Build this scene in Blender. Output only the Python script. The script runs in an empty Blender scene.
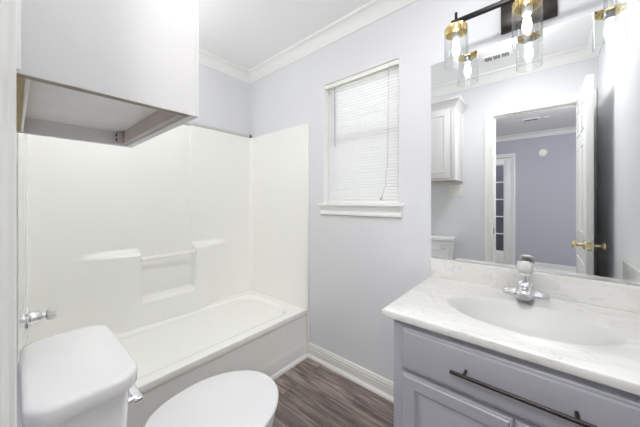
import bpy, bmesh, math, random
from mathutils import Vector, Matrix
from math import sin, cos, pi, radians
random.seed(4)
sc = bpy.context.scene
C = sc.collection

# ---------------------------------------------------------------- camera, sky, exposure
F_PX, YAW, EYE, HORIZON = 259.4, 40.33, 1.2066, 200.9
cam_d = bpy.data.cameras.new('camera')
cam = bpy.data.objects.new('camera', cam_d); C.objects.link(cam)
cam.location = (0, 0, EYE); cam.rotation_euler = (pi/2, 0, radians(YAW))
cam_d.sensor_width = 36.0; cam_d.lens = 36.0 * F_PX / 640.0
cam_d.shift_y = -(213.5 - HORIZON) / 640.0
cam_d.clip_start = 0.01
sc.camera = cam

w = bpy.data.worlds.new('sky'); sc.world = w; w.use_nodes = True
bgn = w.node_tree.nodes['Background']
bgn.inputs[0].default_value = (1.0, 1.0, 1.0, 1); bgn.inputs[1].default_value = 1.6

sc.view_settings.view_transform = 'Standard'; sc.view_settings.look = 'None'
sc.view_settings.gamma = 1.0; sc.view_settings.use_curve_mapping = False
sc.view_settings.exposure = 0.10
sc.cycles.max_bounces = 16; sc.cycles.diffuse_bounces = 8; sc.cycles.glossy_bounces = 6
sc.cycles.transmission_bounces = 12; sc.cycles.transparent_max_bounces = 24
sc.cycles.sample_clamp_indirect = 6.0
sc.cycles.caustics_reflective = False; sc.cycles.caustics_refractive = False

BULB = 7.0        # radiance of the vanity bulbs
CEIL_FILL = 58.0         # radiance of the fill dome added on the bathroom ceiling
TUB_FILL = 18.0         # radiance of the unseen fill globe added over the tub
PENDANT_FILL = 27.0         # radiance of the added fill pendant hidden beyond the doorway
BEDROOM_FILL = 66.0          # radiance of the fill dome added out of view outside the doorway

# ---------------------------------------------------------------- room sizes
YW, YD, XL, XR, ZC = 1.493, -0.020, -2.166, 0.350, 2.44
YB0, YB1, XB0, XB1 = -0.130, -3.10, -2.60, 1.70        # bedroom beyond the door
OPX0, OPX1, OPZ = -0.345, 0.268, 2.022                 # doorway
WX0, WX1, WZ0, WZ1 = -1.230, -0.643, 1.170, 2.070      # window opening
YMIR = 1.488

# ---------------------------------------------------------------- materials
def srgb(r, g, b):
    f = lambda c: c/12.92 if c <= 0.04045 else ((c+0.055)/1.055)**2.4
    return (f(r/255), f(g/255), f(b/255), 1)

def mat(name, col, rough=0.5, metal=0.0, spec=0.5, coat=0.0, bump=0.0, bscale=60, var=0.0, vscale=3.0, trans=0.0, ior=1.5):
    m = bpy.data.materials.new(name); m.use_nodes = True
    nt = m.node_tree; b = nt.nodes['Principled BSDF']
    b.inputs['Base Color'].default_value = col; b.inputs['Roughness'].default_value = rough
    b.inputs['Metallic'].default_value = metal; b.inputs['Specular IOR Level'].default_value = spec
    b.inputs['Coat Weight'].default_value = coat; b.inputs['Coat Roughness'].default_value = 0.06
    b.inputs['Transmission Weight'].default_value = trans; b.inputs['IOR'].default_value = ior
    tc = nt.nodes.new('ShaderNodeTexCoord')
    if var:
        n = nt.nodes.new('ShaderNodeTexNoise'); n.inputs['Scale'].default_value = vscale; n.inputs['Detail'].default_value = 4
        nt.links.new(tc.outputs['Object'], n.inputs['Vector'])
        r = nt.nodes.new('ShaderNodeValToRGB')
        r.color_ramp.elements[0].position = .3; r.color_ramp.elements[1].position = .7
        r.color_ramp.elements[0].color = tuple(c*(1-var) for c in col[:3]) + (1,)
        r.color_ramp.elements[1].color = tuple(min(1, c*(1+var)) for c in col[:3]) + (1,)
        nt.links.new(n.outputs['Fac'], r.inputs[0]); nt.links.new(r.outputs[0], b.inputs['Base Color'])
    if bump:
        n = nt.nodes.new('ShaderNodeTexNoise'); n.inputs['Scale'].default_value = bscale; n.inputs['Detail'].default_value = 6
        nt.links.new(tc.outputs['Object'], n.inputs['Vector'])
        bp = nt.nodes.new('ShaderNodeBump'); bp.inputs['Strength'].default_value = bump; bp.inputs['Distance'].default_value = .002
        nt.links.new(n.outputs['Fac'], bp.inputs['Height']); nt.links.new(bp.outputs[0], b.inputs['Normal'])
    return m

def emit(name, col, strength):
    m = bpy.data.materials.new(name); m.use_nodes = True
    nt = m.node_tree; nt.nodes.clear()
    o = nt.nodes.new('ShaderNodeOutputMaterial'); e = nt.nodes.new('ShaderNodeEmission')
    e.inputs[0].default_value = col; e.inputs[1].default_value = strength
    nt.links.new(e.outputs[0], o.inputs[0]); return m

def thin_glass(name, tint, ior=1.45, rough=0.02, haze=0.0):
    m = bpy.data.materials.new(name); m.use_nodes = True
    nt = m.node_tree; nt.nodes.clear()
    o = nt.nodes.new('ShaderNodeOutputMaterial'); t = nt.nodes.new('ShaderNodeBsdfTransparent')
    g = nt.nodes.new('ShaderNodeBsdfGlossy'); mx = nt.nodes.new('ShaderNodeMixShader'); fr = nt.nodes.new('ShaderNodeLayerWeight'); pw = nt.nodes.new('ShaderNodeMath'); ma = nt.nodes.new('ShaderNodeMath')
    t.inputs[0].default_value = tint; g.inputs['Roughness'].default_value = rough; fr.inputs[0].default_value = .5
    f0 = ((ior-1)/(ior+1))**2
    pw.operation = 'POWER'; pw.inputs[1].default_value = 4.0; ma.operation = 'MULTIPLY_ADD'; ma.inputs[1].default_value = .8-f0; ma.inputs[2].default_value = f0
    nt.links.new(fr.outputs['Facing'], pw.inputs[0]); nt.links.new(pw.outputs[0], ma.inputs[0])
    nt.links.new(ma.outputs[0], mx.inputs[0]); nt.links.new(t.outputs[0], mx.inputs[1]); nt.links.new(g.outputs[0], mx.inputs[2])
    last = mx
    if haze:
        d = nt.nodes.new('ShaderNodeBsdfTranslucent'); d.inputs[0].default_value = (.95, .95, .95, 1)
        m2 = nt.nodes.new('ShaderNodeMixShader'); m2.inputs[0].default_value = haze
        nt.links.new(mx.outputs[0], m2.inputs[1]); nt.links.new(d.outputs[0], m2.inputs[2]); last = m2
    nt.links.new(last.outputs[0], o.inputs[0]); return m

def floor_mat():
    m = bpy.data.materials.new('vinyl_plank'); m.use_nodes = True
    nt = m.node_tree; b = nt.nodes['Principled BSDF']; N = nt.nodes.new; L = nt.links.new
    tc = N('ShaderNodeTexCoord')
    br = N('ShaderNodeTexBrick'); br.offset = .37; br.inputs['Scale'].default_value = 1
    br.inputs['Brick Width'].default_value = 1.22; br.inputs['Row Height'].default_value = .152
    br.inputs['Mortar Size'].default_value = .0012; br.inputs['Bias'].default_value = 0
    br.inputs['Color1'].default_value = (0, 0, 0, 1); br.inputs['Color2'].default_value = (1, 1, 1, 1); br.inputs['Mortar'].default_value = (.5, .5, .5, 1)
    L(tc.outputs['Object'], br.inputs['Vector'])
    # shift the grain from plank to plank
    sx = N('ShaderNodeVectorMath'); sx.operation = 'MULTIPLY'; sx.inputs[1].default_value = (1.6, 17, 1)
    L(tc.outputs['Object'], sx.inputs[0])
    ad = N('ShaderNodeVectorMath'); ad.operation = 'MULTIPLY_ADD'; ad.inputs[1].default_value = (7, 5, 9)
    L(br.outputs['Color'], ad.inputs[0]); L(sx.outputs[0], ad.inputs[2])
    n1 = N('ShaderNodeTexNoise'); n1.inputs['Scale'].default_value = 1.7; n1.inputs['Detail'].default_value = 8; n1.inputs['Roughness'].default_value = .65; n1.inputs['Distortion'].default_value = .9
    L(ad.outputs[0], n1.inputs['Vector'])
    rp = N('ShaderNodeValToRGB'); e = rp.color_ramp.elements
    e[0].position = .32; e[0].color = srgb(74, 66, 64); e[1].position = .70; e[1].color = srgb(186, 174, 166)
    k = e.new(.44); k.color = srgb(112, 102, 98); k = e.new(.57); k.color = srgb(146, 131, 120)
    L(n1.outputs['Fac'], rp.inputs[0])
    n2 = N('ShaderNodeTexNoise'); n2.inputs['Scale'].default_value = 4; n2.inputs['Detail'].default_value = 5; n2.inputs['Roughness'].default_value = .7
    L(ad.outputs[0], n2.inputs['Vector'])
    mx = N('ShaderNodeMix'); mx.data_type = 'RGBA'; mx.blend_type = 'OVERLAY'; mx.inputs[0].default_value = .8
    L(rp.outputs[0], mx.inputs[6]); L(n2.outputs['Fac'], mx.inputs[7])
    vm = N('ShaderNodeMix'); vm.data_type = 'RGBA'; vm.blend_type = 'MULTIPLY'; vm.inputs[0].default_value = 1
    vr = N('ShaderNodeMapRange'); vr.inputs[3].default_value = .80; vr.inputs[4].default_value = 1.2
    L(br.outputs['Color'], vr.inputs[0]); L(mx.outputs[2], vm.inputs[6]); L(vr.outputs[0], vm.inputs[7])
    mm = N('ShaderNodeMix'); mm.data_type = 'RGBA'; mm.inputs[7].default_value = srgb(52, 46, 44)
    L(br.outputs['Fac'], mm.inputs[0]); L(vm.outputs[2], mm.inputs[6])
    L(mm.outputs[2], b.inputs['Base Color']); b.inputs['Roughness'].default_value = .42
    return m

def marble_mat():
    m = bpy.data.materials.new('cultured_marble'); m.use_nodes = True
    nt = m.node_tree; b = nt.nodes['Principled BSDF']; N = nt.nodes.new; L = nt.links.new
    tc = N('ShaderNodeTexCoord')
    n1 = N('ShaderNodeTexNoise'); n1.inputs['Scale'].default_value = 5.5; n1.inputs['Detail'].default_value = 7; n1.inputs['Distortion'].default_value = 1.4
    mp = N('ShaderNodeMapping'); mp.inputs['Rotation'].default_value = (.4, .2, .5); mp.inputs['Scale'].default_value = (.8, 1.7, 2.2)
    L(tc.outputs['Object'], mp.inputs[0]); L(mp.outputs[0], n1.inputs['Vector'])
    rp = N('ShaderNodeValToRGB'); e = rp.color_ramp.elements
    e[0].position = .36; e[0].color = srgb(222, 221, 217); e[1].position = .66; e[1].color = srgb(231, 230, 227)
    k = e.new(.475); k.color = srgb(227, 226, 223); k = e.new(.495); k.color = srgb(214, 213, 210); k = e.new(.515); k.color = srgb(228, 227, 224)
    L(n1.outputs['Fac'], rp.inputs[0]); L(rp.outputs[0], b.inputs['Base Color'])
    b.inputs['Roughness'].default_value = .22; b.inputs['Coat Weight'].default_value = .3; b.inputs['Coat Roughness'].default_value = .1
    return m

def slat_mat():
    m = bpy.data.materials.new('blind_slat'); m.use_nodes = True
    nt = m.node_tree; nt.nodes.clear(); N = nt.nodes.new; L = nt.links.new
    o = N('ShaderNodeOutputMaterial'); d = N('ShaderNodeBsdfDiffuse'); t = N('ShaderNodeBsdfTranslucent'); x = N('ShaderNodeMixShader')
    d.inputs[0].default_value = srgb(243, 243, 244); t.inputs[0].default_value = srgb(244, 244, 243); x.inputs[0].default_value = .24
    L(d.outputs[0], x.inputs[1]); L(t.outputs[0], x.inputs[2]); L(x.outputs[0], o.inputs[0]); return m

M = dict(
    wall=mat('wall_paint', srgb(223, 224, 227), .62, bump=.12, bscale=220, var=.006),
    bedwall=mat('bedroom_paint_dimmed', srgb(186, 188, 197), .62, bump=.12, bscale=220, var=.006),  # darkened so the bedroom stays dim under its added fill light
    ceiling=mat('ceiling_paint', srgb(246, 246, 247), .8, bump=.1, bscale=150),
    trim=mat('trim_paint', srgb(238, 238, 236), .32, var=.004),
    acrylic=mat('surround_acrylic', srgb(245, 245, 241), .14, coat=.4, var=.004, vscale=2),
    tub=mat('tub_enamel', srgb(247, 247, 243), .13, coat=.5, var=.004, vscale=2),
    porcelain=mat('porcelain', srgb(243, 243, 244), .10, coat=.5, var=.003),
    seat=mat('toilet_seat_plastic', srgb(230, 230, 232), .20, var=.003),
    cabinet=mat('cabinet_paint', srgb(224, 223, 223), .38, var=.006),
    caseunder=mat('cabinet_underside', srgb(240, 240, 240), .55, var=.06, vscale=6),
    rawwood=mat('raw_pine', srgb(180, 163, 124), .7, var=.14, vscale=18),
    rawedge=mat('raw_board_edge', srgb(158, 148, 138), .75, var=.2, vscale=30),
    rail=mat('rail_brownish', srgb(200, 190, 184), .6, var=.08, vscale=14),
    vanity=mat('vanity_paint', srgb(170, 170, 177), .38, var=.01),
    black=mat('black_metal', srgb(34, 31, 31), .38, metal=.6, var=.05),
    bronze=mat('dark_bronze', srgb(50, 46, 45), .36, metal=.7, var=.06),
    chrome=mat('chrome', (.82, .83, .85, 1), .07, metal=1, var=.01),
    brass=mat('brass', srgb(228, 212, 168), .18, metal=1, var=.03),
    gold=mat('gold_socket', srgb(240, 208, 138), .16, metal=1, var=.02),
    steel=mat('brushed_rod', srgb(204, 204, 202), .35, metal=.25, var=.03),
    plastic=mat('white_plastic', srgb(242, 241, 236), .35, var=.004),
    dark=mat('dark_slot', srgb(70, 70, 72), .7, var=.03),
    acryclear=mat('clear_acrylic', (.97, .97, .95, 1), .08, trans=.30, ior=1.45, var=.003),
    bowl=mat('basin_gloss', srgb(206, 206, 203), .42, coat=0, var=.006),
    mirror=mat('mirror_silver', (.93, .945, .94, 1), .0, metal=1),
    marble=marble_mat(), floor=floor_mat(), slat=slat_mat(),
    glass=thin_glass('shade_glass', (.97, .98, .98, 1), 1.5, .02),
    pane=thin_glass('window_glass', (.96, .98, .98, 1)),
    darkpane=thin_glass('door_glass', (.70, .71, .75, 1), 1.8),
    bulb=emit('bulb_glow', (1, .985, .965, 1), BULB),
    lamp=emit('dome_fill_glow', (1, .995, .99, 1), CEIL_FILL),
    tub_fill=emit('tub_fill_glow', (1, .995, .99, 1), TUB_FILL),
    pendant_fill=emit('pendant_fill_glow', (1, .995, .985, 1), PENDANT_FILL),
    bedroom_fill=emit('bedroom_fill_glow', (.95, .97, 1, 1), BEDROOM_FILL),
    shut=mat('roofless_box_paint', srgb(205, 206, 214), .8, var=.05),
    cord=mat('cord', srgb(168, 168, 172), .6, var=.01),
)

# ---------------------------------------------------------------- mesh helpers
class MB:
    def __init__(s): s.bm = bmesh.new()
    def face(s, pts):
        return s.bm.faces.new([s.bm.verts.new(p) for p in pts])
    def box(s, x0, x1, y0, y1, z0, z1, bev=0.0, seg=2):
        x0, x1 = sorted((x0, x1)); y0, y1 = sorted((y0, y1)); z0, z1 = sorted((z0, z1))
        b = bmesh.new(); bmesh.ops.create_cube(b, size=1)
        for v in b.verts:
            v.co = Vector(((x0+x1)/2 + v.co.x*(x1-x0), (y0+y1)/2 + v.co.y*(y1-y0), (z0+z1)/2 + v.co.z*(z1-z0)))
        if bev > 0:
            bmesh.ops.bevel(b, geom=list(b.edges), offset=bev, segments=seg, profile=.5, affect='EDGES', clamp_overlap=True)
        s.merge(b); return s
    def merge(s, b, mtx=None):
        if mtx: bmesh.ops.transform(b, matrix=mtx, verts=b.verts)
        mp = {}
        for v in b.verts: mp[v] = s.bm.verts.new(v.co)
        for f in b.faces:
            try: s.bm.faces.new([mp[v] for v in f.verts])
            except ValueError: pass
        b.free()
    def rings(s, rings, closed=True, cap0=True, cap1=True):
        R = [[s.bm.verts.new(p) for p in r] for r in rings]
        n = len(R[0])
        for a, b in zip(R, R[1:]):
            for i in range(n if closed else n-1):
                j = (i+1) % n
                try: s.bm.faces.new((a[i], a[j], b[j], b[i]))
                except ValueError: pass
        if closed and cap0: s.bm.faces.new(list(reversed(R[0])))
        if closed and cap1: s.bm.faces.new(R[-1])
        return s
    def loop_rings(s, rings):          # rings joined end to start (a torus-like solid)
        return s.rings(rings + [rings[0]], True, False, False)
    def lathe(s, prof, c, axis='z', n=32, cap0=True, cap1=True):
        rs = []
        for r, h in prof:
            ring = []
            for i in range(n):
                a = 2*pi*i/n
                u, v = r*cos(a), r*sin(a)
                if axis == 'z': p = (c[0]+u, c[1]+v, c[2]+h)
                elif axis == 'y': p = (c[0]+u, c[1]+h, c[2]-v)
                else: p = (c[0]+h, c[1]+u, c[2]+v)
                ring.append(p)
            rs.append(ring)
        return s.rings(rs, True, cap0, cap1)
    def tube(s, pts, r, n=12, cap=True):
        pts = [Vector(p) for p in pts]; rs = []
        rad = r if isinstance(r, (list, tuple)) else [r]*len(pts)
        up = None
        for i, p in enumerate(pts):
            t = (pts[min(i+1, len(pts)-1)] - pts[max(i-1, 0)]).normalized()
            if up is None:
                up = Vector((0, 0, 1)) if abs(t.z) < .9 else Vector((1, 0, 0))
            a = t.cross(up).normalized(); bb = a.cross(t).normalized(); up = bb
            rs.append([p + a*(rad[i]*cos(2*pi*k/n)) + bb*(rad[i]*sin(2*pi*k/n)) for k in range(n)])
        return s.rings(rs, True, cap, cap)
    def prism(s, prof, axis, a, b):    # 2D profile swept straight along an axis; prof coords are the other two axes in xyz order
        def P(q, t):
            return (t, q[0], q[1]) if axis == 'x' else (q[0], t, q[1]) if axis == 'y' else (q[0], q[1], t)
        return s.rings([[P(q, a) for q in prof], [P(q, b) for q in prof]])
    def build(s, name, m, parent=None, loc=None, smooth=30, kind=None):
        bmesh.ops.remove_doubles(s.bm, verts=s.bm.verts, dist=1e-6)
        bmesh.ops.recalc_face_normals(s.bm, faces=s.bm.faces)
        o0 = Vector(loc) if loc is not None else Vector((0, 0, 0))
        if parent is not None:
            o0 = Vector((0, 0, 0)); q = parent
            while q is not None: o0 += q.location; q = q.parent
        if o0.length: bmesh.ops.translate(s.bm, vec=-o0, verts=s.bm.verts)
        me = bpy.data.meshes.new(name); s.bm.to_mesh(me); s.bm.free()
        me.materials.append(M[m] if isinstance(m, str) else m)
        if smooth:
            for p in me.polygons: p.use_smooth = True
            me.set_sharp_from_angle(angle=radians(smooth))
        o = bpy.data.objects.new(name, me); C.objects.link(o)
        if parent is not None: o.parent = parent
        elif loc is not None: o.location = loc
        if kind: o['kind'] = kind
        return o

def thing(name, label, cat, loc=(0, 0, 0), group=None):
    o = bpy.data.objects.new(name, None); C.objects.link(o); o.location = loc; o.empty_display_size = .1
    return tag(o, label, cat, group)
def tag(o, label, cat, group=None):
    o['label'] = label; o['category'] = cat
    if group: o['group'] = group
    return o
def struct(name, label, cat, mb, m, smooth=30):
    o = mb.build(name, m, smooth=smooth, kind='structure'); o['label'] = label; o['category'] = cat; return o
def copy_tree(o, dx, parent=None):
    c = o.copy(); C.objects.link(c)
    if parent is None: c.location = o.location + Vector(dx)
    else: c.parent = parent
    for ch in list(o.children): copy_tree(ch, dx, c)
    return c

def rrect(cx, cy, hx, hy, r, n=8):
    pts = []
    for sx, sy, a0 in ((1, 1, 0), (-1, 1, pi/2), (-1, -1, pi), (1, -1, 3*pi/2)):
        for k in range(n+1):
            a = a0 + pi/2*k/n
            pts.append((cx + sx*(hx-r) + r*cos(a), cy + sy*(hy-r) + r*sin(a)))
    return pts
def sstep(t): t = max(0, min(1, t)); return t*t*(3-2*t)

# ---------------------------------------------------------------- setting: shell
b = MB(); b.box(XB0, XB1, YB1, YW, -.06, 0); struct('floor', 'dark grey-brown wood-look plank floor', 'floor', b, 'floor')
b = MB(); b.box(XL-.1, XR+.1, YD-.11, YW+.12, ZC, ZC+.08); struct('ceiling', 'white painted bathroom ceiling', 'ceiling', b, 'ceiling')
b = MB(); b.box(XB0, XB1, YB1-.1, YD-.11, ZC, ZC+.08); struct('ceiling_bedroom', 'ceiling of the room seen through the doorway in the mirror', 'ceiling', b, 'ceiling')
b = MB(); b.box(XL-.1, XL, YD, YW+.12, 0, ZC); struct('wall_left', 'lavender grey wall above the back of the tub', 'wall', b, 'wall')
b = MB(); b.box(XR, XR+.1, YD, YW+.12, 0, ZC); struct('wall_right', 'pale wall behind the open door', 'wall', b, 'wall')
b = MB()
b.box(XL, WX0, YW, YW+.12, 0, ZC); b.box(WX1, XR, YW, YW+.12, 0, ZC)
b.box(WX0, WX1, YW, YW+.12, 0, WZ0); b.box(WX0, WX1, YW, YW+.12, WZ1, ZC)
struct('wall_far', 'lavender grey wall with the window, mirror and vanity', 'wall', b, 'wall')
b = MB()
b.box(XB0, OPX0-.018, YD-.11, YD, 0, ZC); b.box(OPX1+.018, XB1, YD-.11, YD, 0, ZC); b.box(OPX0-.018, OPX1+.018, YD-.11, YD, OPZ+.018, ZC)
struct('wall_near', 'wall with the doorway, behind the toilet', 'wall', b, 'wall')
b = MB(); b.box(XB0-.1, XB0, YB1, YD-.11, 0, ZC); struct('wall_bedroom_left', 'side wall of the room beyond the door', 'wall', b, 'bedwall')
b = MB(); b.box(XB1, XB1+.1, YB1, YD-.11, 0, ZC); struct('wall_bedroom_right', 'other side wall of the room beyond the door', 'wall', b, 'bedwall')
FX0, FX1, FZ = -1.185, -.425, 2.03
b = MB()
b.box(XB0-.1, FX0, YB1-.1, YB1, 0, ZC); b.box(FX1, XB1+.1, YB1-.1, YB1, 0, ZC); b.box(FX0, FX1, YB1-.1, YB1, FZ, ZC)
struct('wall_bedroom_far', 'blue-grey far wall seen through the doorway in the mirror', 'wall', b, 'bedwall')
b = MB()  # added box, left roofless so skylight brightens the door panes
b.box(FX0-.3, FX1+.3, YB1-1.0, YB1-.9, 0, 2.5); b.box(FX0-.3, FX0-.2, YB1-.9, YB1-.1, 0, 2.5); b.box(FX1+.2, FX1+.3, YB1-.9, YB1-.1, 0, 2.5)
b.box(FX0-.3, FX1+.3, YB1-.9, YB1-.1, -.05, 0)
struct('wall_roofless_box', 'added roofless box behind the glazed door, open to the sky', 'wall', b, 'shut')

def loop_trim(prof, x0, x1, y0, y1):
    b = MB(); rs = []
    for ix, iy in ((0, 0), (1, 0), (1, 1), (0, 1)):
        rs.append([((x1-o if ix else x0+o), (y1-o if iy else y0+o), z) for o, z in prof])
    return b.loop_rings(rs)
CROWN = [(0, ZC), (0, ZC-.088), (.006, ZC-.088), (.008, ZC-.078), (.014, ZC-.070), (.020, ZC-.054), (.032, ZC-.036), (.046, ZC-.026), (.054, ZC-.018), (.060, ZC-.016), (.066, ZC-.008), (.068, ZC)]
struct('trim_1', 'white crown moulding around the bathroom ceiling', 'crown moulding', loop_trim(CROWN, XL, XR, YD, YW), 'trim', 40)
struct('trim_2', 'crown moulding of the room seen in the mirror', 'crown moulding', loop_trim(CROWN, XB0, XB1, YB1, YD-.11), 'trim', 40)

BASE = [(0, 0), (.030, 0), (.030, .010), (.026, .018), (.018, .023), (.010, .0235), (.010, .027), (.015, .028), (.015, .050), (.009, .052), (.009, .055), (.017, .057), (.017, .066), (.009, .068), (.009, .071), (.014, .073), (.014, .084), (.008, .087), (.008, .090), (.012, .092), (.011, .099), (.006, .104), (0, .104)]
def base_x(x0, x1, y, sgn):
    b = MB(); b.prism([(y + sgn*o, z) for o, z in BASE], 'x', x0, x1); return b
struct('baseboard_far', 'white ridged baseboard under the window', 'baseboard', base_x(-1.378, -.424, YW, -1), 'trim', 40)
struct('baseboard_near', 'white baseboard behind the toilet', 'baseboard', base_x(-1.375, -.418, YD, 1), 'trim', 40)
struct('baseboard_bedroom', 'baseboard of the far wall in the mirror', 'baseboard', base_x(FX1+.09, XB1, YB1, 1), 'trim', 40)

CAS = [(0, 0), (0, .010), (.004, .013), (.010, .0135), (.014, .0105), (.020, .0125), (.030, .0155), (.042, .0170), (.046, .0195), (.052, .0210), (.064, .0213), (.070, .0190), (.070, 0)]
def casing(x0, x1, zt, y, sgn):
    b = MB()
    rs = [[(x0-t, y+sgn*k, 0) for t, k in CAS], [(x0-t, y+sgn*k, zt+t) for t, k in CAS],
          [(x1+t, y+sgn*k, zt+t) for t, k in CAS], [(x1+t, y+sgn*k, 0) for t, k in CAS]]
    return b.rings(rs)
b = casing(OPX0, OPX1, OPZ, YD, 1)
struct('trim_3', 'white moulded casing around the bathroom doorway', 'door casing', b, 'trim', 40)
b = MB()
b.box(OPX0-.018, OPX0, YD-.11, YD, 0, OPZ+.018); b.box(OPX1, OPX1+.018, YD-.11, YD, 0, OPZ+.018); b.box(OPX0, OPX1, YD-.11, YD, OPZ, OPZ+.018)
jamb = struct('trim_4', 'white jamb lining of the bathroom doorway', 'door jamb', b, 'trim', 0)
for q in ((OPX0+.0003, OPX0+.012, 0, OPZ-.0003), (OPX0+.0125, OPX1-.0003, OPZ-.012, OPZ-.0003)):
    b = MB(); b.box(q[0], q[1], YD-.075, YD-.040, q[2], q[3], .001); b.build('door_stop', 'trim', jamb)
struct('trim_5', 'casing of the glazed door in the mirror', 'door casing', casing(FX0, FX1, FZ, YB1, 1), 'trim', 40)

# ---------------------------------------------------------------- doors
def raised_panel(b, face, sgn, u0, u1, z0, z1, axis='x', d=.008, bw=.030, inset=.010):
    # moulded rectangle standing on a face: frame groove ring + raised field
    def P(u, z, h): return (face + sgn*h, u, z) if axis == 'x' else (u, face + sgn*h, z)
    def R(i, h): return [P(u0+i, z0+i, h), P(u1-i, z0+i, h), P(u1-i, z1-i, h), P(u0+i, z1-i, h)]
    b.rings([R(0, -.002), R(0, .002), R(.004, .005), R(.010, .004), R(.016, -.0005), R(.020, .0005), R(.020+bw, d*.7), R(.023+bw, d*.7)], True, False, True)
DX0, DX1 = .2255, .2605
b = MB(); b.box(DX0, DX1, -.016, .586, .012, 2.018, .0015)
for z0, z1 in ((.20, .78), (.98, 1.60), (1.70, 1.90)):
    for y0, y1 in ((.075, .265), (.315, .505)):
        raised_panel(b, DX0, -1, y0, y1, z0, z1); raised_panel(b, DX1, 1, y0, y1, z0, z1)
door = struct('door_1', 'white six-panel door standing open, seen edge-on in the mirror', 'door', b, 'trim', 25)
for s, x in ((-1, DX0), (1, DX1)):
    h = MB(); h.lathe([(.030, 0), (.030, s*.004), (.020, s*.010), (.010, s*.014), (.009, s*.030), (.013, s*.034), (.011, s*.038), (.016, s*.042), (.024, s*.048), (.026, s*.055), (.022, s*.061), (.010, s*.064), (.001, s*.0645)], (x, .527, .914), 'x', 28)
    h.build('door_knob', 'brass', door, smooth=40)['label'] = 'polished brass door knob'
h = MB(); h.box(DX0+.005, DX1-.005, .585, .5875, .885, .943, .001); h.box(DX0+.010, DX1-.010, .587, .594, .905, .923, .002)
h.build('latch_plate', 'brass', door)['label'] = 'brass latch plate on the door edge'
for z in (.25, 1.0, 1.78):
    h = MB(); h.lathe([(.006, 0), (.006, .09)], (DX1+.004, -.014, z), 'z', 12); h.build('hinge', 'brass', door)
h = MB(); h.box(OPX0-.001, OPX0+.002, YD-.045, YD-.010, .885, .945, .0008)
o = h.build('strike_plate', 'bronze', bpy.data.objects['trim_4'])

d2 = MB()
d2.box(FX0, FX0+.11, YB1-.045, YB1-.005, .01, FZ-.004, .002); d2.box(FX1-.11, FX1, YB1-.045, YB1-.005, .01, FZ-.004, .002)
d2.box(FX0+.11, FX1-.11, YB1-.045, YB1-.005, .01, .24, .002); d2.box(FX0+.11, FX1-.11, YB1-.045, YB1-.005, 1.90, FZ-.004, .002)
gx0, gx1, gz0, gz1 = FX0+.11, FX1-.11, .24, 1.90
for k in (1, 2):
    x = gx0 + (gx1-gx0)*k/3; d2.box(x-.010, x+.010, YB1-.042, YB1-.008, gz0, gz1, .002)
for k in range(1, 5):
    z = gz0 + (gz1-gz0)*k/5; d2.box(gx0, gx1, YB1-.042, YB1-.008, z-.010, z+.010, .002)
fd = struct('door_2', 'white glazed door on the far wall in the mirror', 'door', d2, 'trim')
for i in range(3):
    for j in range(5):
        x0 = gx0 + (gx1-gx0)*i/3; z0 = gz0 + (gz1-gz0)*j/5
        p = MB(); p.box(x0+.008, x0+(gx1-gx0)/3-.008, YB1-.028, YB1-.024, z0+.008, z0+(gz1-gz0)/5-.008); p.build('glass_pane', 'darkpane', fd, smooth=0)
for z in (.25, 1.0, 1.78):
    h = MB(); h.lathe([(.006, 0), (.006, .09)], (FX1+.002, YB1+.004, z), 'z', 12); h.build('hinge', 'steel', fd)

# ---------------------------------------------------------------- window
b = MB()
yi0, yi1 = YW+.075, YW+.115
b.box(WX0, WX0+.035, yi0, yi1, WZ0, WZ1, .002); b.box(WX1-.035, WX1, yi0, yi1, WZ0, WZ1, .002)
b.box(WX0+.035, WX1-.035, yi0, yi1, WZ1-.035, WZ1, .002); b.box(WX0+.035, WX1-.035, yi0, yi1, WZ0, WZ0+.045, .002)
b.box(WX0+.035, WX1-.035, yi0-.005, yi1, 1.640, 1.685, .002)
b.box(WX0, WX0+.003, YW+.001, yi0, WZ0, WZ1); b.box(WX1-.003, WX1, YW+.001, yi0, WZ0, WZ1); b.box(WX0+.003, WX1-.003, YW+.001, yi0, WZ1-.003, WZ1)
win = struct('window_1', 'white framed window behind the closed blind', 'window', b, 'trim')
for z0, z1 in ((WZ0+.045, 1.640), (1.685, WZ1-.035)):
    p = MB(); p.box(WX0+.035, WX1-.035, yi0+.018, yi0+.022, z0, z1); p.build('glass_pane', 'pane', win, smooth=0)
b = MB()
b.box(WX0-.030, WX1+.030, YW-.034, YW+.075, WZ0, WZ0+.018, .005, 3)
o = b.build('window_sill', 'trim', win)
b = MB()
b.prism([(YW, 1.170), (YW-.020, 1.170), (YW-.020, 1.150), (YW-.015, 1.144), (YW-.015, 1.126), (YW-.018, 1.120), (YW-.016, 1.110), (YW-.008, 1.104), (YW, 1.104)], 'x', WX0-.020, WX1+.020)
b.build('sill_apron', 'trim', win, smooth=40)
# blind
yb = YW+.044
bx0, bx1 = WX0+.008, WX1-.008
bl = thing('window_blind', 'white mini blind with slats closed, hanging in the window', 'blind', ((bx0+bx1)/2, yb, WZ1))
b = MB(); b.box(bx0, bx1, yb-.014, yb+.014, WZ1-.034, WZ1-.004, .002); b.build('headrail', 'plastic', bl)
b = MB(); b.box(bx0-.006, bx1+.006, YW+.011, YW+.014, WZ1-.033, WZ1-.0035, .001); b.build('valance', 'plastic', bl)
b = MB()
n_s, z_top, z_bot = 41, WZ1-.050, WZ0+.040
for k in range(n_s):
    z = z_top + (z_bot - z_top)*k/(n_s-1)
    a = -radians(65); hw = .0125; pr = []
    for t in (-1, -.5, 0, .5, 1):
        u = hw*t; cam_ = .0022*(1-t*t)
        pr.append((yb - u*cos(a) + cam_*sin(a), z + u*sin(a) + cam_*cos(a)))
    pr2 = [(y+.0006*sin(a), zz-.0006*cos(a)) for y, zz in reversed(pr)]
    b.prism(pr + pr2, 'x', bx0+.002, bx1-.002)
b.build('slats', 'slat', bl, smooth=50)
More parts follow.
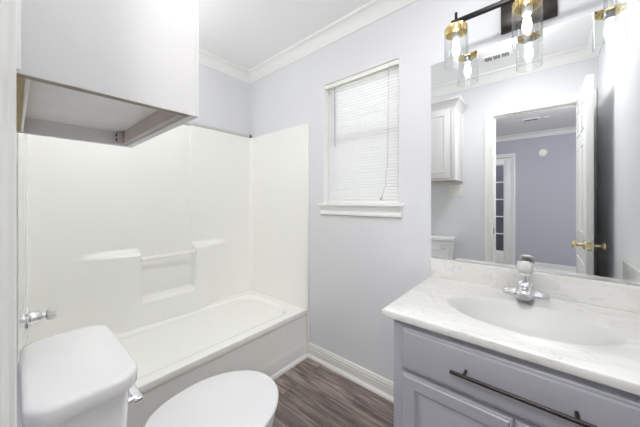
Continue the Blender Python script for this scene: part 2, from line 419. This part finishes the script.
b = MB(); b.box(bx0+.002, bx1-.002, yb-.012, yb+.012, WZ0+.019, WZ0+.031, .003); b.build('bottom_rail', 'plastic', bl)
for x in (bx0+.10, (bx0+bx1)/2, bx1-.10):
    b = MB(); b.tube([(x, yb-.014, WZ1-.036), (x, yb-.014, WZ0+.03)], .0009, 6); b.build('ladder_cord', 'plastic', bl)
b = MB(); x = bx0+.080; b.tube([(x, yb-.022, WZ1-.034), (x, yb-.024, WZ1-.06), (x+.002, yb-.026, 1.60)], .0030, 8); b.build('tilt_wand', 'cord', bl)
b = MB(); x = bx1-.075
b.tube([(x, yb-.020, WZ1-.034), (x, yb-.022, 1.7), (x-.004, yb-.022, 1.45), (x-.02, yb-.022, 1.30), (x-.045, yb-.022, 1.225)], .0013, 6)
b.tube([(x-.045, yb-.022, 1.232), (x-.052, yb-.022, 1.212)], [.003, .006], 8)
b.build('lift_cord', 'cord', bl)['label'] = 'white lift cord curving to the left'

# ---------------------------------------------------------------- bathtub
RZ = .362; TX0, TX1, TY0, TY1 = -2.120, -1.386, -.018, 1.4900
cx, cy, hx, hy = (TX0+TX1)/2, (TY0+TY1)/2, (TX1-TX0)/2, (TY1-TY0)/2
tub = thing('bathtub', 'white alcove bathtub with a flat front apron beside the toilet', 'bathtub', (cx, cy, 0))
def ring(cx_, cy_, hx_, hy_, r, z): return [(x, y, z) for x, y in rrect(cx_, cy_, hx_, hy_, r)]
icx, icy, ihx, ihy = -1.740, .750, .272, .640
b = MB()
b.rings([ring(cx, cy, hx-.004, hy-.001, .004, .318), ring(cx, cy, hx, hy, .006, .326), ring(cx, cy, hx, hy, .008, RZ-.0045), ring(cx, cy, hx-.0015, hy-.001, .010, RZ-.001), ring(cx, cy, hx-.005, hy-.002, .014, RZ), ring(cx, cy, hx-.012, hy-.020, .016, RZ), ring(icx, icy, ihx+.020, ihy+.020, .13, RZ),
         ring(icx, icy, ihx+.008, ihy+.008, .125, RZ-.001), ring(icx, icy, ihx, ihy, .12, RZ-.005), ring(icx, icy, ihx-.008, ihy-.010, .118, RZ-.018),
         ring(icx, icy-.004, ihx-.022, ihy-.03, .115, .25), ring(icx, icy-.01, ihx-.045, ihy-.07, .11, .13), ring(icx, icy-.01, ihx-.07, ihy-.10, .10, .085), ring(icx, icy-.01, ihx-.12, ihy-.16, .08, .070)], True, False, True)
b.build('basin', 'tub', tub, smooth=38)
b = MB()
ap = [(TX0+.02, .33), (TX1-.004, .33), (TX1-.0045, .326), (TX1-.0065, .318), (TX1-.008, .300), (TX1-.008, .125), (TX1-.006, .116), (TX1-.002, .102), (TX1-.0005, .092), (TX1-.0005, .022), (TX1-.02, .022), (TX1-.02, .30), (TX0+.02, .30)]
b.prism([(x, z) for x, z in ap], 'y', TY0+.001, TY1-.001); b.build('apron', 'tub', tub, smooth=40)
b = MB(); b.box(TX0+.01, TX1-.018, TY0+.01, TY1-.01, 0, .03); b.build('base', 'tub', tub)
b = MB(); b.lathe([(.001, 0), (.030, 0), (.034, .003), (.030, .006), (.001, .006)], (icx, .25, .0705), 'z', 24); b.build('drain', 'chrome', tub)
b = MB(); b.prism([(-1.388, 0), (-1.366, 0), (-1.368, .010), (-1.374, .017), (-1.380, .021), (-1.388, .022)], 'y', .0, YW-.027)
struct('trim_6', 'white quarter-round strip along the foot of the tub', 'trim', b, 'trim', 50)

# ---------------------------------------------------------------- shower surround
sz1 = 1.812
su = thing('shower_surround', 'glossy white three-wall shower surround above the tub', 'shower surround', (-2.14, .74, RZ))
RY0, RY1, RZB = .550, .912, .545
def bulge(y):
    if y < RY0: return .080*sstep((y-.20)/(RY0-.20))
    if y > RY1: return .080*sstep((1.27-y)/(1.27-RY1))
    return .080
def face_x(y, z, mid):
    if mid:
        lo = -2.118 + bulge(y)
        if z <= RZB-.03: return lo
        if z <= RZB: return lo + (-2.138-lo)*(z-RZB+.03)/.03*.75
        return -2.138
    d = bulge(y)
    if z < .840: k = 1.0
    elif z < .880: k = 1-sstep((z-.840)/.040)
    else: k = 0
    return -2.118 + d*k
zs = [RZ+.0006, .42, .47, RZB-.03, RZB-.02, RZB-.001, RZB+.0005, .60, .68, .76, .82, .825, .832, .84, .848, .856, .864, .872, .88, .89, 1.0, 1.2, 1.4, 1.6, 1.78, sz1-.006]
ycols = [(.012 + (RY0-.012)*k/16, False) for k in range(17)] + [(RY0+.001, True)] + [(RY0 + (RY1-RY0)*k/8, True) for k in range(1, 8)] + [(RY1-.001, True)] + [(RY1 + (1.479-RY1)*k/18, False) for k in range(19)]
b = MB(); cols = []
for y, mid in ycols:
    col = [(XL+.002, y, RZ+.0006)] + [(face_x(y, z, mid), y, z) for z in zs]
    col += [(face_x(y, 1.5, mid)-.006, y, sz1), (XL+.002, y, sz1)]
    cols.append(col)
b.rings(cols)
b.build('back_panel', 'acrylic', su, smooth=35)
for y0, y1, ys in ((1.4785, YW, 1.4772), (YD, .036, .009)):
    b = MB()
    if ys > 1: b.box(-2.125, -1.392, y0, y1, RZ+.0006, sz1)
    else: b.prism([(-2.125, YD), (-2.125, .036), (-1.74, .036), (-1.46, .012), (-1.42, .007), (-1.392, .005), (-1.392, YD)], 'z', RZ+.0006, sz1)
    b.build('end_panel', 'acrylic', su)
    b = MB(); lo, hi = sorted((ys, YW if ys > 1 else YD)); b.box(-1.402, -1.378, lo, hi, RZ+.0006, sz1, .0015, 2)
    if ys > 1: b.box(-1.3852, -1.378, lo, hi, 0.0, RZ+.004, .002)
    b.build('edge_flange', 'acrylic', su)
# corner coves
for yc, s in ((1.478, -1), (.036, 1)):
    b = MB(); R = .028; pr = [(-2.118, yc)]
    for k in range(9):
        a = pi/2*k/8; pr.append((-2.118 + R - R*sin(a), yc + s*(R - R*cos(a))))
    b.prism(pr, 'z', RZ+.0006, sz1-.002); b.build('corner_cove', 'acrylic', su, smooth=50)
b = MB(); b.tube([(-2.036, RY0-.002, .814), (-2.036, RY1+.002, .814)], .0150, 16)
g = b.build('grab_bar', 'plastic', su); g['label'] = 'slim white bar across the soap niche'
b = MB(); b.lathe([(.016, 0), (.016, .004), (.001, .004)], (-2.036, RY1-.005, .814), 'y', 16); b.build('bar_socket', 'steel', g)

b = MB(); b.tube([(-2.138, .05, sz1+.0160), (-2.138, 1.462, sz1+.0160)], .0155, 20)
rod = b.build('curtain_rod', 'steel', loc=(-2.140, .76, sz1)); tag(rod, 'grey metal rod lying along the top of the shower surround', 'rod')
b = MB(); b.lathe([(.0165, 0), (.0165, .018), (.014, .022)], (-2.138, 1.462, sz1+.0166), 'y', 18); b.build('end_cap', 'dark', rod)['label'] = 'dark rubber end cap'

va = thing('tub_valve', 'chrome tub valve with clear knob on the end wall above the tub', 'tap', (-1.82, .0364, .655))
b = MB(); b.lathe([(.082, 0), (.082, .0025), (.076, .005), (.045, .010), (.030, .0115)], (-1.82, .0364, .655), 'y', 36); b.build('escutcheon', 'chrome', va)
b = MB(); b.lathe([(.034, 0), (.033, .020), (.029, .032), (.022, .036), (.020, .050), (.016, .052)], (-1.82, .048, .655), 'y', 28); b.build('stem', 'chrome', va)
def knob(b, c, axis, s, r):
    rs = []
    for rr, h in ((.6, 0), (.85, .1), (1.0, .35), (1.0, .8), (.9, .95), (.7, 1.0)):
        ring_ = []
        for i in range(48):
            a = 2*pi*i/48; q = r*rr*(1 + .045*cos(a*8))
            u, v = q*cos(a), q*sin(a); h_ = h*s
            ring_.append((c[0]+u, c[1]+v, c[2]+h_) if axis == 'z' else (c[0]+u, c[1]+h_, c[2]-v))
        rs.append(ring_)
    return b.rings(rs)
b = MB(); knob(b, (-1.82, .098, .657), 'y', .036, .027); b.build('knob', 'acryclear', va, smooth=40)['label'] = 'clear fluted knob'
b = MB(); b.lathe([(.012, 0), (.012, .003), (.001, .0035)], (-1.82, .134, .657), 'y', 16); b.build('knob_cap', 'chrome', va)
b = MB(); b.lathe([(.010, 0), (.013, .010), (.009, .026), (.009, .032)], (-1.82, .099, .657), 'y', 16); b.build('knob_core', 'plastic', va)
sp = thing('tub_spout', 'chrome tub spout low on the end wall', 'spout', (-1.82, .0364, .47))
b = MB(); b.tube([(-1.82, .0364, .48), (-1.82, .06, .48), (-1.82, .11, .474), (-1.82, .135, .455)], [.026, .026, .024, .020], 16); b.build('spout_body', 'chrome', sp)
b = MB(); b.lathe([(.006, 0), (.006, .02), (.008, .024), (.004, .028)], (-1.82, .108, .494), 'z', 12); b.build('diverter_pin', 'chrome', sp)

# ---------------------------------------------------------------- toilet
TXC, TKC = -.868, -.839
to = thing('toilet', 'white toilet with closed lid and tank against the near wall', 'toilet', (TXC, .2, 0))
def egg(y0, hw, fr, bk, z, n=48, sq=2.8, nar=.80):
    pts = []
    for i in range(n):
        a = 2*pi*i/n; s, c = sin(a), cos(a)
        if s >= 0: x = hw*c; y = y0 + fr*s
        else:
            e = 2/sq; cc = math.copysign(abs(c)**e, c); ss = -abs(s)**e
            x = hw*cc*(1 - (1-nar)*abs(ss)**1.5); y = y0 + bk*ss
        pts.append((TXC + x, y, z))
    return pts
b = MB()
b.rings([egg(.38, .112, .190, .300, 0), egg(.38, .110, .186, .300, .02), egg(.38, .098, .165, .290, .08), egg(.39, .098, .160, .290, .18),
         egg(.41, .120, .185, .310, .26), egg(.44, .155, .215, .330, .33), egg(.455, .176, .222, .345, .39), egg(.46, .181, .223, .350, .425), egg(.46, .178, .220, .350, .436),
         egg(.46, .140, .180, .14, .436), egg(.46, .125, .160, .12, .40), egg(.45, .08, .10, .08, .30)], True, True, True)
b.build('bowl', 'porcelain', to, smooth=60)
b = MB(); O = [egg(.455, .186, .231, .185, z) for z in (.438, .441, .451, .454)]; I = [egg(.455, .12, .15, .10, z) for z in (.454, .451, .441, .438)]
O[0] = egg(.455, .182, .227, .182, .438); O[3] = egg(.455, .182, .227, .182, .454)
b.loop_rings(O + I); b.build('seat', 'seat', to, smooth=50)
b = MB()
b.rings([egg(.455, .187, .233, .196, .4565, nar=.86, sq=3.4), egg(.455, .191, .237, .200, .4585, nar=.86, sq=3.4), egg(.455, .192, .238, .201, .468, nar=.86, sq=3.4), egg(.455, .190, .236, .199, .4715, nar=.86, sq=3.4), egg(.455, .184, .230, .193, .4735, nar=.86, sq=3.4), egg(.455, .10, .14, .10, .4755), egg(.455, .03, .04, .03, .476)])
b.build('seat_lid', 'seat', to, smooth=50)
for s in (-1, 1):
    b = MB(); b.box(TXC+s*.075-.022, TXC+s*.075+.022, .235, .275, .437, .472, .006, 3); b.build('lid_hinge', 'seat', to)
b = MB()
def trect(hx_, y0, y1, z, r=.040, bow=.013):
    pts = []
    for x, y in rrect(0, (y0+y1)/2, hx_, (y1-y0)/2, r):
        if y > (y0+y1)/2: y += bow*(1-(x/hx_)**2)
        pts.append((TKC+x, y, z))
    return pts
b.rings([trect(.130, .0, .115, .432, .03), trect(.142, .004, .135, .445), trect(.158, -.002, .150, .50), trect(.163, -.002, .155, .64), trect(.169, -.002, .162, .780), trect(.169, -.002, .162, .800), trect(.160, .004, .150, .8005)])
b.build('tank', 'porcelain', to, smooth=50)
b = MB()
b.rings([trect(.170, -.002, .162, 0.8035), trect(.180, .009, .174, 0.8045, .044), trect(.182, .008, .176, 0.8070, .046), trect(.182, .008, .176, 0.8310, .046), trect(.1812, .0085, .1752, 0.8350, .046), trect(.1785, .010, .1725, 0.8380, .045), trect(.1735, .013, .1675, 0.8393, .043), trect(.166, .018, .160, 0.8395, .04), trect(.10, .03, .11, 0.8400, .02)])
b.build('tank_lid', 'porcelain', to, smooth=40)
b = MB(); b.lathe([(.013, 0), (.013, .010), (.007, .012), (.007, .032)], (-.752, .158, .727), 'y', 16)
b.box(-.836, -.738, .184, .204, .722, .731, .003, 3)
b.build('flush_lever', 'chrome', to)['label'] = 'small chrome flush lever'

# ---------------------------------------------------------------- wall cabinet
CX0, CX1, CY1, CZ0, CZ1 = -1.150, -.610, .280, 1.403, 2.130
ca = thing('wall_cabinet', 'white wall cabinet hung over the toilet', 'cabinet', ((CX0+CX1)/2, YD, CZ0))
for x0, x1 in ((CX0, CX0+.016), (CX1-.016, CX1)):
    b = MB(); b.box(x0, x1, YD+.001, CY1-.007, CZ0, CZ1, .0006); b.build('side_panel', 'cabinet', ca)
b = MB()
b.box(CX0+.016, CX0+.040, CY1-.019, CY1-.007, CZ0, CZ1); b.box(CX1-.040, CX1-.016, CY1-.019, CY1-.007, CZ0, CZ1)
b.box(CX0, CX0+.040, CY1-.007, CY1, CZ0, CZ1, .0008); b.box(CX1-.040, CX1, CY1-.007, CY1, CZ0, CZ1, .0008)
b.box(CX0+.040, CX1-.040, CY1-.019, CY1, CZ0, CZ0+.045, .001); b.box(CX0+.040, CX1-.040, CY1-.019, CY1, CZ1-.06, CZ1, .001)
b.build('face_frame', 'cabinet', ca)
b = MB(); b.box(CX0+.016, CX1-.016, CY1-.034, CY1-.0195, CZ0+.004, CZ0+.045); b.build('front_cleat', 'rail', ca)['label'] = 'brownish cleat behind the front rail'
b = MB(); b.box(CX0+.016, CX1-.016, YD+.012, CY1-.019, CZ0+.045, CZ0+.057); b.build('bottom_panel', 'caseunder', ca)
b = MB(); b.box(CX0, CX1, YD+.001, CY1, CZ1-.012, CZ1); b.build('top_panel', 'cabinet', ca)
b = MB(); b.box(CX1-.001, CX1+.006, YD+.0008, .0065, CZ0+.004, CZ1-.03, .001); b.build('scribe_strip', 'trim', ca)
b = MB(); b.box(CX0+.016, CX1-.016, YD+.001, .011, CZ0+.002, CZ0+.045); b.build('hanging_rail', 'rawwood', ca)['label'] = 'raw pine hanging rail'
b = MB(); b.box(CX1-.016, CX1-.0008, YD+.004, CY1-.02, CZ0-.0012, CZ0+.0004); b.build('board_edge', 'rawedge', ca)['label'] = 'unpainted lower edge of the side panel'
b = MB(); b.box(CX0+.0165, CX0+.045, CY1-.050, CY1-.0345, CZ0+.006, CZ0+.044, .002); cb = b.build('corner_block', 'rail', ca)
b2 = MB(); b2.box(CX0+.017, CX1-.017, .0112, .0165, CZ0+.001, CZ0+.007, .0015); b2.build('caulk_bead', 'trim', ca)
for z in (.016, .032):
    b = MB(); b.lathe([(.004, 0), (.004, -.003), (.001, -.0035)], (CX0+.031, CY1-.050, CZ0+z), 'y', 10); b.build('screw', 'dark', cb)
for x0, x1 in ((CX0+.042, (CX0+CX1)/2-.003), ((CX0+CX1)/2+.003, CX1-.042)):
    b = MB(); b.box(x0, x1, CY1+.001, CY1+.019, CZ0+.026, CZ1-.045, .003)
    raised_panel(b, CY1+.019, 1, x0+.045, x1-.045, CZ0+.075, CZ1-.095, 'y')
    b.build('door', 'cabinet', ca, smooth=25)
b = MB()
cp = [(-.004, CZ1-.030), (.004, CZ1-.030), (.006, CZ1-.020), (.014, CZ1-.008), (.026, CZ1+.010), (.038, CZ1+.024), (.046, CZ1+.030), (.048, CZ1+.052), (-.004, CZ1+.052)]
b.rings([[(CX0-o, YD+.001, z) for o, z in cp], [(CX0-o, CY1+o, z) for o, z in cp], [(CX1+o, CY1+o, z) for o, z in cp], [(CX1+o, YD+.001, z) for o, z in cp]])
b.build('crown', 'cabinet', ca, smooth=40)

# ---------------------------------------------------------------- vanity cabinet
VX0, VX1, VYF, VZT = -.424, .344, .931, .768
vc = thing('vanity_cabinet', 'grey-lavender vanity cabinet with drawer and two doors under the marble top', 'vanity', ((VX0+VX1)/2, 1.2, 0))
b = MB()
b.box(VX0, VX0+.016, VYF+.019, YW-.001, .0, VZT); b.box(VX1-.016, VX1, VYF+.019, YW-.001, 0, VZT)
b.box(VX0+.016, VX1-.016, VYF+.019, YW-.03, .10, .115); b.box(VX0+.016, VX1-.016, YW-.012, YW-.001, .10, VZT)
b.box(VX0+.016, VX1-.016, VYF+.075, VYF+.09, 0, .10)
b.build('case', 'vanity', vc)
b = MB()
b.box(VX0, VX0+.045, VYF, VYF+.019, 0, VZT, .001); b.box(VX1-.075, VX1, VYF, VYF+.019, 0, VZT, .001)
b.box(VX0+.045, VX1-.075, VYF, VYF+.019, VZT-.040, VZT, .001); b.box(VX0+.045, VX1-.075, VYF, VYF+.019, .570, .615, .001); b.box(VX0+.045, VX1-.075, VYF, VYF+.019, .10, .135, .001)
b.box(-.075, -.037, VYF, VYF+.019, .135, .570, .001)
b.build('face_frame', 'vanity', vc)
DRX0, DRX1 = -.386, .274
b = MB(); b.rings([[(x, y, z) for x, z in ((DRX0+i, .598+i), (DRX1-i, .598+i), (DRX1-i, .747-i), (DRX0+i, .747-i))] for i, y in ((0, VYF-.001), (0, VYF-.012), (.004, VYF-.015), (.009, VYF-.016), (.013, VYF-.0205), (.016, VYF-.021))])
dr = b.build('drawer', 'vanity', vc, smooth=20)
b = MB(); yh = VYF-.056; zh = .677
b.tube([(-.214, yh, zh), (.102, yh, zh)], .0058, 14)
for x in (-.176, .070): b.tube([(x, VYF-.021, zh), (x, yh, zh)], .0048, 12)
b.build('pull_handle', 'bronze', dr)['label'] = 'long dark bronze bar pull'
for x0, x1 in ((DRX0, -.0582), (-.0542, DRX1)):
    b = MB()
    def R(i, y): return [(x, y, z) for x, z in ((x0+i, .118+i), (x1-i, .118+i), (x1-i, .585-i), (x0+i, .585-i))]
    b.rings([R(0, VYF-.001), R(0, VYF-.012), R(.004, VYF-.015), R(.008, VYF-.016), R(.011, VYF-.0205), R(.046, VYF-.021), R(.049, VYF-.019), R(.053, VYF-.011), R(.057, VYF-.010), R(.082, VYF-.0185), R(.085, VYF-.019)])
    d = b.build('door', 'vanity', vc, smooth=20)
    xk = x1-.028 if x1 < 0 else x0+.028
    b = MB(); b.tube([(xk, VYF-.050, .36), (xk, VYF-.050, .52)], .0055, 12)
    for z in (.38, .50): b.tube([(xk, VYF-.021, z), (xk, VYF-.050, z)], .0045, 10)
    b.build('pull_handle', 'bronze', d)

# ---------------------------------------------------------------- vanity top with basin
GX0, GX1, GYF, GZ = -.459, .349, .906, .796
vt = thing('countertop', 'white marble vanity top with moulded oval basin and backsplash', 'countertop', ((GX0+GX1)/2, 1.2, VZT))
bcx, bcy, bhx, bhy = -.050, 1.170, .228, .142
def oval(hx_, hy_, z, n=64, dy=0): return [(bcx + hx_*cos(2*pi*i/n), bcy + dy + hy_*sin(2*pi*i/n), z) for i in range(n)]
def edge_ring(inset, z, n=64):
    pts = []
    x0, x1, y0, y1 = GX0+inset, GX1, GYF+inset, YW-.001
    for i in range(n):
        a = 2*pi*i/n; dx, dy = cos(a), sin(a)
        t = min(((x1-bcx)/dx if dx > 1e-9 else (x0-bcx)/dx if dx < -1e-9 else 1e9), ((y1-bcy)/dy if dy > 1e-9 else (y0-bcy)/dy if dy < -1e-9 else 1e9))
        pts.append([bcx+dx*t, bcy+dy*t, z])
    for X, Y in ((x0, y0), (x1, y0), (x1, y1), (x0, y1)):
        i = min(range(n), key=lambda k: (pts[k][0]-X)**2 + (pts[k][1]-Y)**2); pts[i][0] = X; pts[i][1] = Y
    return [tuple(p) for p in pts]
b = MB()
b.rings([oval(bhx*1.075, bhy*1.075, VZT+.0008), edge_ring(.006, VZT+.0008), edge_ring(.001, GZ-.026), edge_ring(0, GZ-.022), edge_ring(0, GZ-.004), edge_ring(.0012, GZ-.0012), edge_ring(.004, GZ), oval(bhx*1.075, bhy*1.075, GZ)], True, False, False)
b.build('slab', 'marble', vt, smooth=50)
b = MB()
prof = [(1.075, 0), (1.05, -.0008), (1.02, -.003), (.99, -.007), (.95, -.014), (.90, -.025), (.82, -.042), (.72, -.060), (.58, -.077), (.40, -.089), (.18, -.095), (.09, -.096)]
b.rings([oval(bhx*k, bhy*k, GZ+h, dy=.0) for k, h in prof], True, False, True)
b.build('basin', 'bowl', vt, smooth=60)
b = MB(); b.lathe([(.024, 0), (.026, .002), (.022, .004), (.010, .001), (.001, .001)], (bcx, bcy, GZ-.0955), 'z', 24); b.build('drain', 'chrome', vt)
b = MB(); b.box(GX0, GX1, YW-.020, YW-.001, GZ, .8955, .003, 3); b.build('backsplash', 'marble', vt)
b = MB(); b.box(.330, GX1, GYF+.004, YW-.021, GZ, .8955, .003, 3); b.build('side_splash', 'marble', vt)

fa = thing('sink_faucet', 'chrome faucet with clear knob on the marble vanity top', 'faucet', (-.048, 1.405, GZ))
fx, fy = -.048, 1.405
GZ += .0005
b = MB()
def capsule(hl, hw, z, n=10):
    pts = []
    for s in (1, -1):
        for k in range(n+1):
            a = -pi/2 + pi*k/n
            pts.append((fx + s*(hl-hw) + s*hw*cos(a), fy + s*hw*sin(a), z))
    return pts
b.rings([capsule(.079, .027, GZ), capsule(.080, .028, GZ+.004), capsule(.080, .028, GZ+.019), capsule(.076, .024, GZ+.026), capsule(.062, .020, GZ+.032), capsule(.036, .014, GZ+.038)])
b.build('deck_plate', 'chrome', fa, smooth=60)
b = MB(); b.lathe([(.040, 0), (.037, .010), (.032, .028), (.028, .046), (.024, .054), (.014, .060), (.012, .092)], (fx, fy, GZ+.010), 'z', 28); b.build('body', 'chrome', fa, smooth=50)
b = MB()
sp_ = []
for t, hw, zt, zb in ((0, .034, .056, .006), (.25, .032, .057, .010), (.5, .029, .056, .016), (.75, .026, .053, .020), (.93, .023, .047, .020), (1, .018, .042, .022)):
    y = fy - .012 - .105*t
    sp_.append([(fx + hw*q[0], y, GZ + (zt+zb)/2 + (zt-zb)/2*q[1]) for q in [(math.copysign(abs(cos(2*pi*k/20))**.7, cos(2*pi*k/20)), math.copysign(abs(sin(2*pi*k/20))**.7, sin(2*pi*k/20))) for k in range(20)]])
b.rings(sp_); b.build('spout', 'chrome', fa, smooth=50)
b = MB(); b.lathe([(.009, 0), (.009, -.008), (.001, -.008)], (fx, fy-.105, GZ+.029), 'z', 16); b.build('aerator', 'chrome', fa)
b = MB(); knob(b, (fx, fy, GZ+.104), 'z', .046, .028); kb = b.build('knob', 'acryclear', fa, smooth=40); kb['label'] = 'clear fluted acrylic knob'
b = MB(); b.lathe([(.020, 0), (.021, .012), (.016, .024), (.010, .040), (.010, .050), (.015, .052), (.015, .0545), (.001, .055)], (fx, fy, GZ+.098), 'z', 20); b.build('knob_core', 'plastic', kb)

GZ -= .0005
# ---------------------------------------------------------------- mirror
b = MB(); b.box(GX0, XR-.002, YMIR, YW-.0005, .8965, 1.956, .0006, 1)
mi = b.build('wall_mirror', 'mirror', loc=(-.055, YW, .9), smooth=0); tag(mi, 'large frameless mirror on the wall behind the vanity', 'mirror')

# ---------------------------------------------------------------- vanity light
SX, SY = (-.305, -.0415, .222), 1.358
vl = thing('vanity_light', 'black bar vanity light with three clear glass shades above the mirror', 'wall light', (-.0415, YW, 2.055))
b = MB(); b.box(-.141, .056, YW-.020, YW-.001, 1.990, 2.118, .002); b.build('backplate', 'bronze', vl)
b = MB(); b.box(-.325, .242, SY-.009, SY+.009, 2.048, 2.066, .0015); b.build('bar', 'black', vl)
b = MB(); b.tube([(-.0415, SY+.005, 2.057), (-.0415, YW-.018, 2.057)], .010, 14); b.build('arm', 'black', vl)
sh0 = None
x = SX[0]
b = MB()
go, gi = .0505, .0482
b.lathe([(.020, 2.0290), (go-.006, 2.0290), (go, 2.024), (go, 1.856), (go-.001, 1.854), (gi, 1.856), (gi, 2.021), (gi-.006, 2.0265), (.020, 2.0268)], (x, SY, 0), 'z', 40, False, False)
sh0 = b.build('glass_shade', 'glass', vl, smooth=40); sh0['label'] = 'clear glass cylinder shade'
b = MB()
rs = []
for r, z in ((.012, 2.049), (.012, 2.036), (.042, 2.034), (.0465, 2.029), (.0465, 2.000), (.0445, 1.996), (.036, 1.994), (.018, 1.994)):
    rs.append([(x + r*(1 + (.045*cos(18*2*pi*i/108) if r > .043 else 0))*cos(2*pi*i/108), SY + r*(1 + (.045*cos(18*2*pi*i/108) if r > .043 else 0))*sin(2*pi*i/108), z) for i in range(108)])
b.rings(rs); b.build('socket_cup', 'gold', sh0, smooth=30)['label'] = 'fluted gold socket cup'
b = MB(); b.lathe([(.018, 1.995), (.018, 1.972), (.016, 1.970)], (x, SY, 0), 'z', 24); b.build('socket', 'plastic', sh0)
b = MB(); b.lathe([(.010, 1.970), (.011, 1.960), (.014, 1.945), (.0165, 1.925), (.015, 1.908), (.009, 1.897), (.001, 1.894)], (x, SY, 0), 'z', 24); b.build('bulb', 'bulb', sh0, smooth=60)['label'] = 'lit white bulb'
b = MB(); b.lathe([(.0065, 2.064), (.0065, 2.098), (.005, 2.101)], (x, SY, 0), 'z', 14); b.build('finial', 'black', sh0)
for x in SX[1:]:
    c = sh0.copy(); C.objects.link(c); c.parent = vl; c.location = (x-SX[0], 0, 0)
    for ch in list(sh0.children):
        d = ch.copy(); C.objects.link(d); d.parent = c

# ---------------------------------------------------------------- lamps added out of view to fill the rooms with light
def added_fill_lamp(label, x, y, r, hh, m, drop=0.0):
    t = thing('fill_light', label, 'added fill light', (x, y, ZC))
    b = MB(); b.lathe([(.075, -.001), (.075, -.012), (.060, -.022), (.030, -.028), (.030, -.034-drop)], (x, y, ZC), 'z', 32); b.build('fill_canopy', 'trim', t)
    b = MB(); b.lathe([(max(.002, r*sin(pi*k/20)), -.030-drop-hh+hh*cos(pi*k/20)) for k in range(21)], (x, y, ZC), 'z', 40); b.build('fill_globe', m, t, smooth=60)
added_fill_lamp('added flush white dome fill lamp in front of the mirror', -.14, .68, .13, .020, 'lamp')
added_fill_lamp('added round globe fill lamp hanging over the tub', -1.58, .34, .095, .095, 'tub_fill', .14)
added_fill_lamp('added large globe fill pendant hanging beyond the doorway', .66, -.66, .17, .17, 'pendant_fill', .55)
added_fill_lamp('added round dome fill lamp on the ceiling just outside the doorway', -.06, -.80, .15, .065, 'bedroom_fill', .03)

# ---------------------------------------------------------------- vents, detector, switch
def ceiling_vent(label, x0, x1, y0, y1, groups):
    t = thing('ceiling_vent', label, 'vent', ((x0+x1)/2, (y0+y1)/2, ZC))
    b = MB(); b.box(x0, x1, y0, y1, ZC-.008, ZC-.0005, .003); b.build('vent_plate', 'trim', t)
    b = MB(); gx = (x1-x0-.03)/groups
    for g in range(groups):
        n = 5
        for k in range(n):
            xa = x0+.015+g*gx+.005+(gx-.010)*k/n
            b.box(xa, xa+(gx-.010)/n*.62, y0+.016, y1-.016, ZC-.0090, ZC-.0075)
    b.build('louvre_slots', 'dark', t)
    return t
ceiling_vent('white slotted vent on the bathroom ceiling, seen in the mirror', -.385, -.175, .270, .366, 3)
ceiling_vent('vent on the ceiling beyond the doorway, seen in the mirror', -.205, -.01, -2.14, -2.02, 2)
b = MB(); b.box(.045, .095, -2.10, -2.05, ZC-.012, ZC-.0005, .004)
o = b.build('ceiling_sensor', 'plastic', loc=(.07, -2.075, ZC)); tag(o, 'small square sensor beside the vent beyond the doorway', 'sensor')
sd = thing('smoke_detector', 'round white smoke detector on the far wall in the mirror', 'smoke detector', (.03, YB1, 2.06))
b = MB(); b.lathe([(.070, 0), (.070, .012), (.064, .024), (.045, .034), (.001, .036)], (.03, YB1+.0005, 2.06), 'y', 32); b.build('housing', 'plastic', sd, smooth=40)
b = MB(); b.lathe([(.010, .034), (.010, .038), (.001, .0385)], (.03, YB1, 2.06), 'y', 16); b.build('test_button', 'trim', sd)
sw = thing('light_switch', 'cream double switch plate on the near wall under the wall cabinet', 'light switch', (-.675, YD, 1.317))
b = MB(); b.box(-.735, -.615, YD+.0005, YD+.006, 1.259, 1.375, .003); b.build('switch_plate', 'plastic', sw)
for x in (-.698, -.652):
    b = MB(); b.box(x-.006, x+.006, YD+.005, YD+.016, 1.310, 1.326, .002); b.build('toggle', 'plastic', sw)
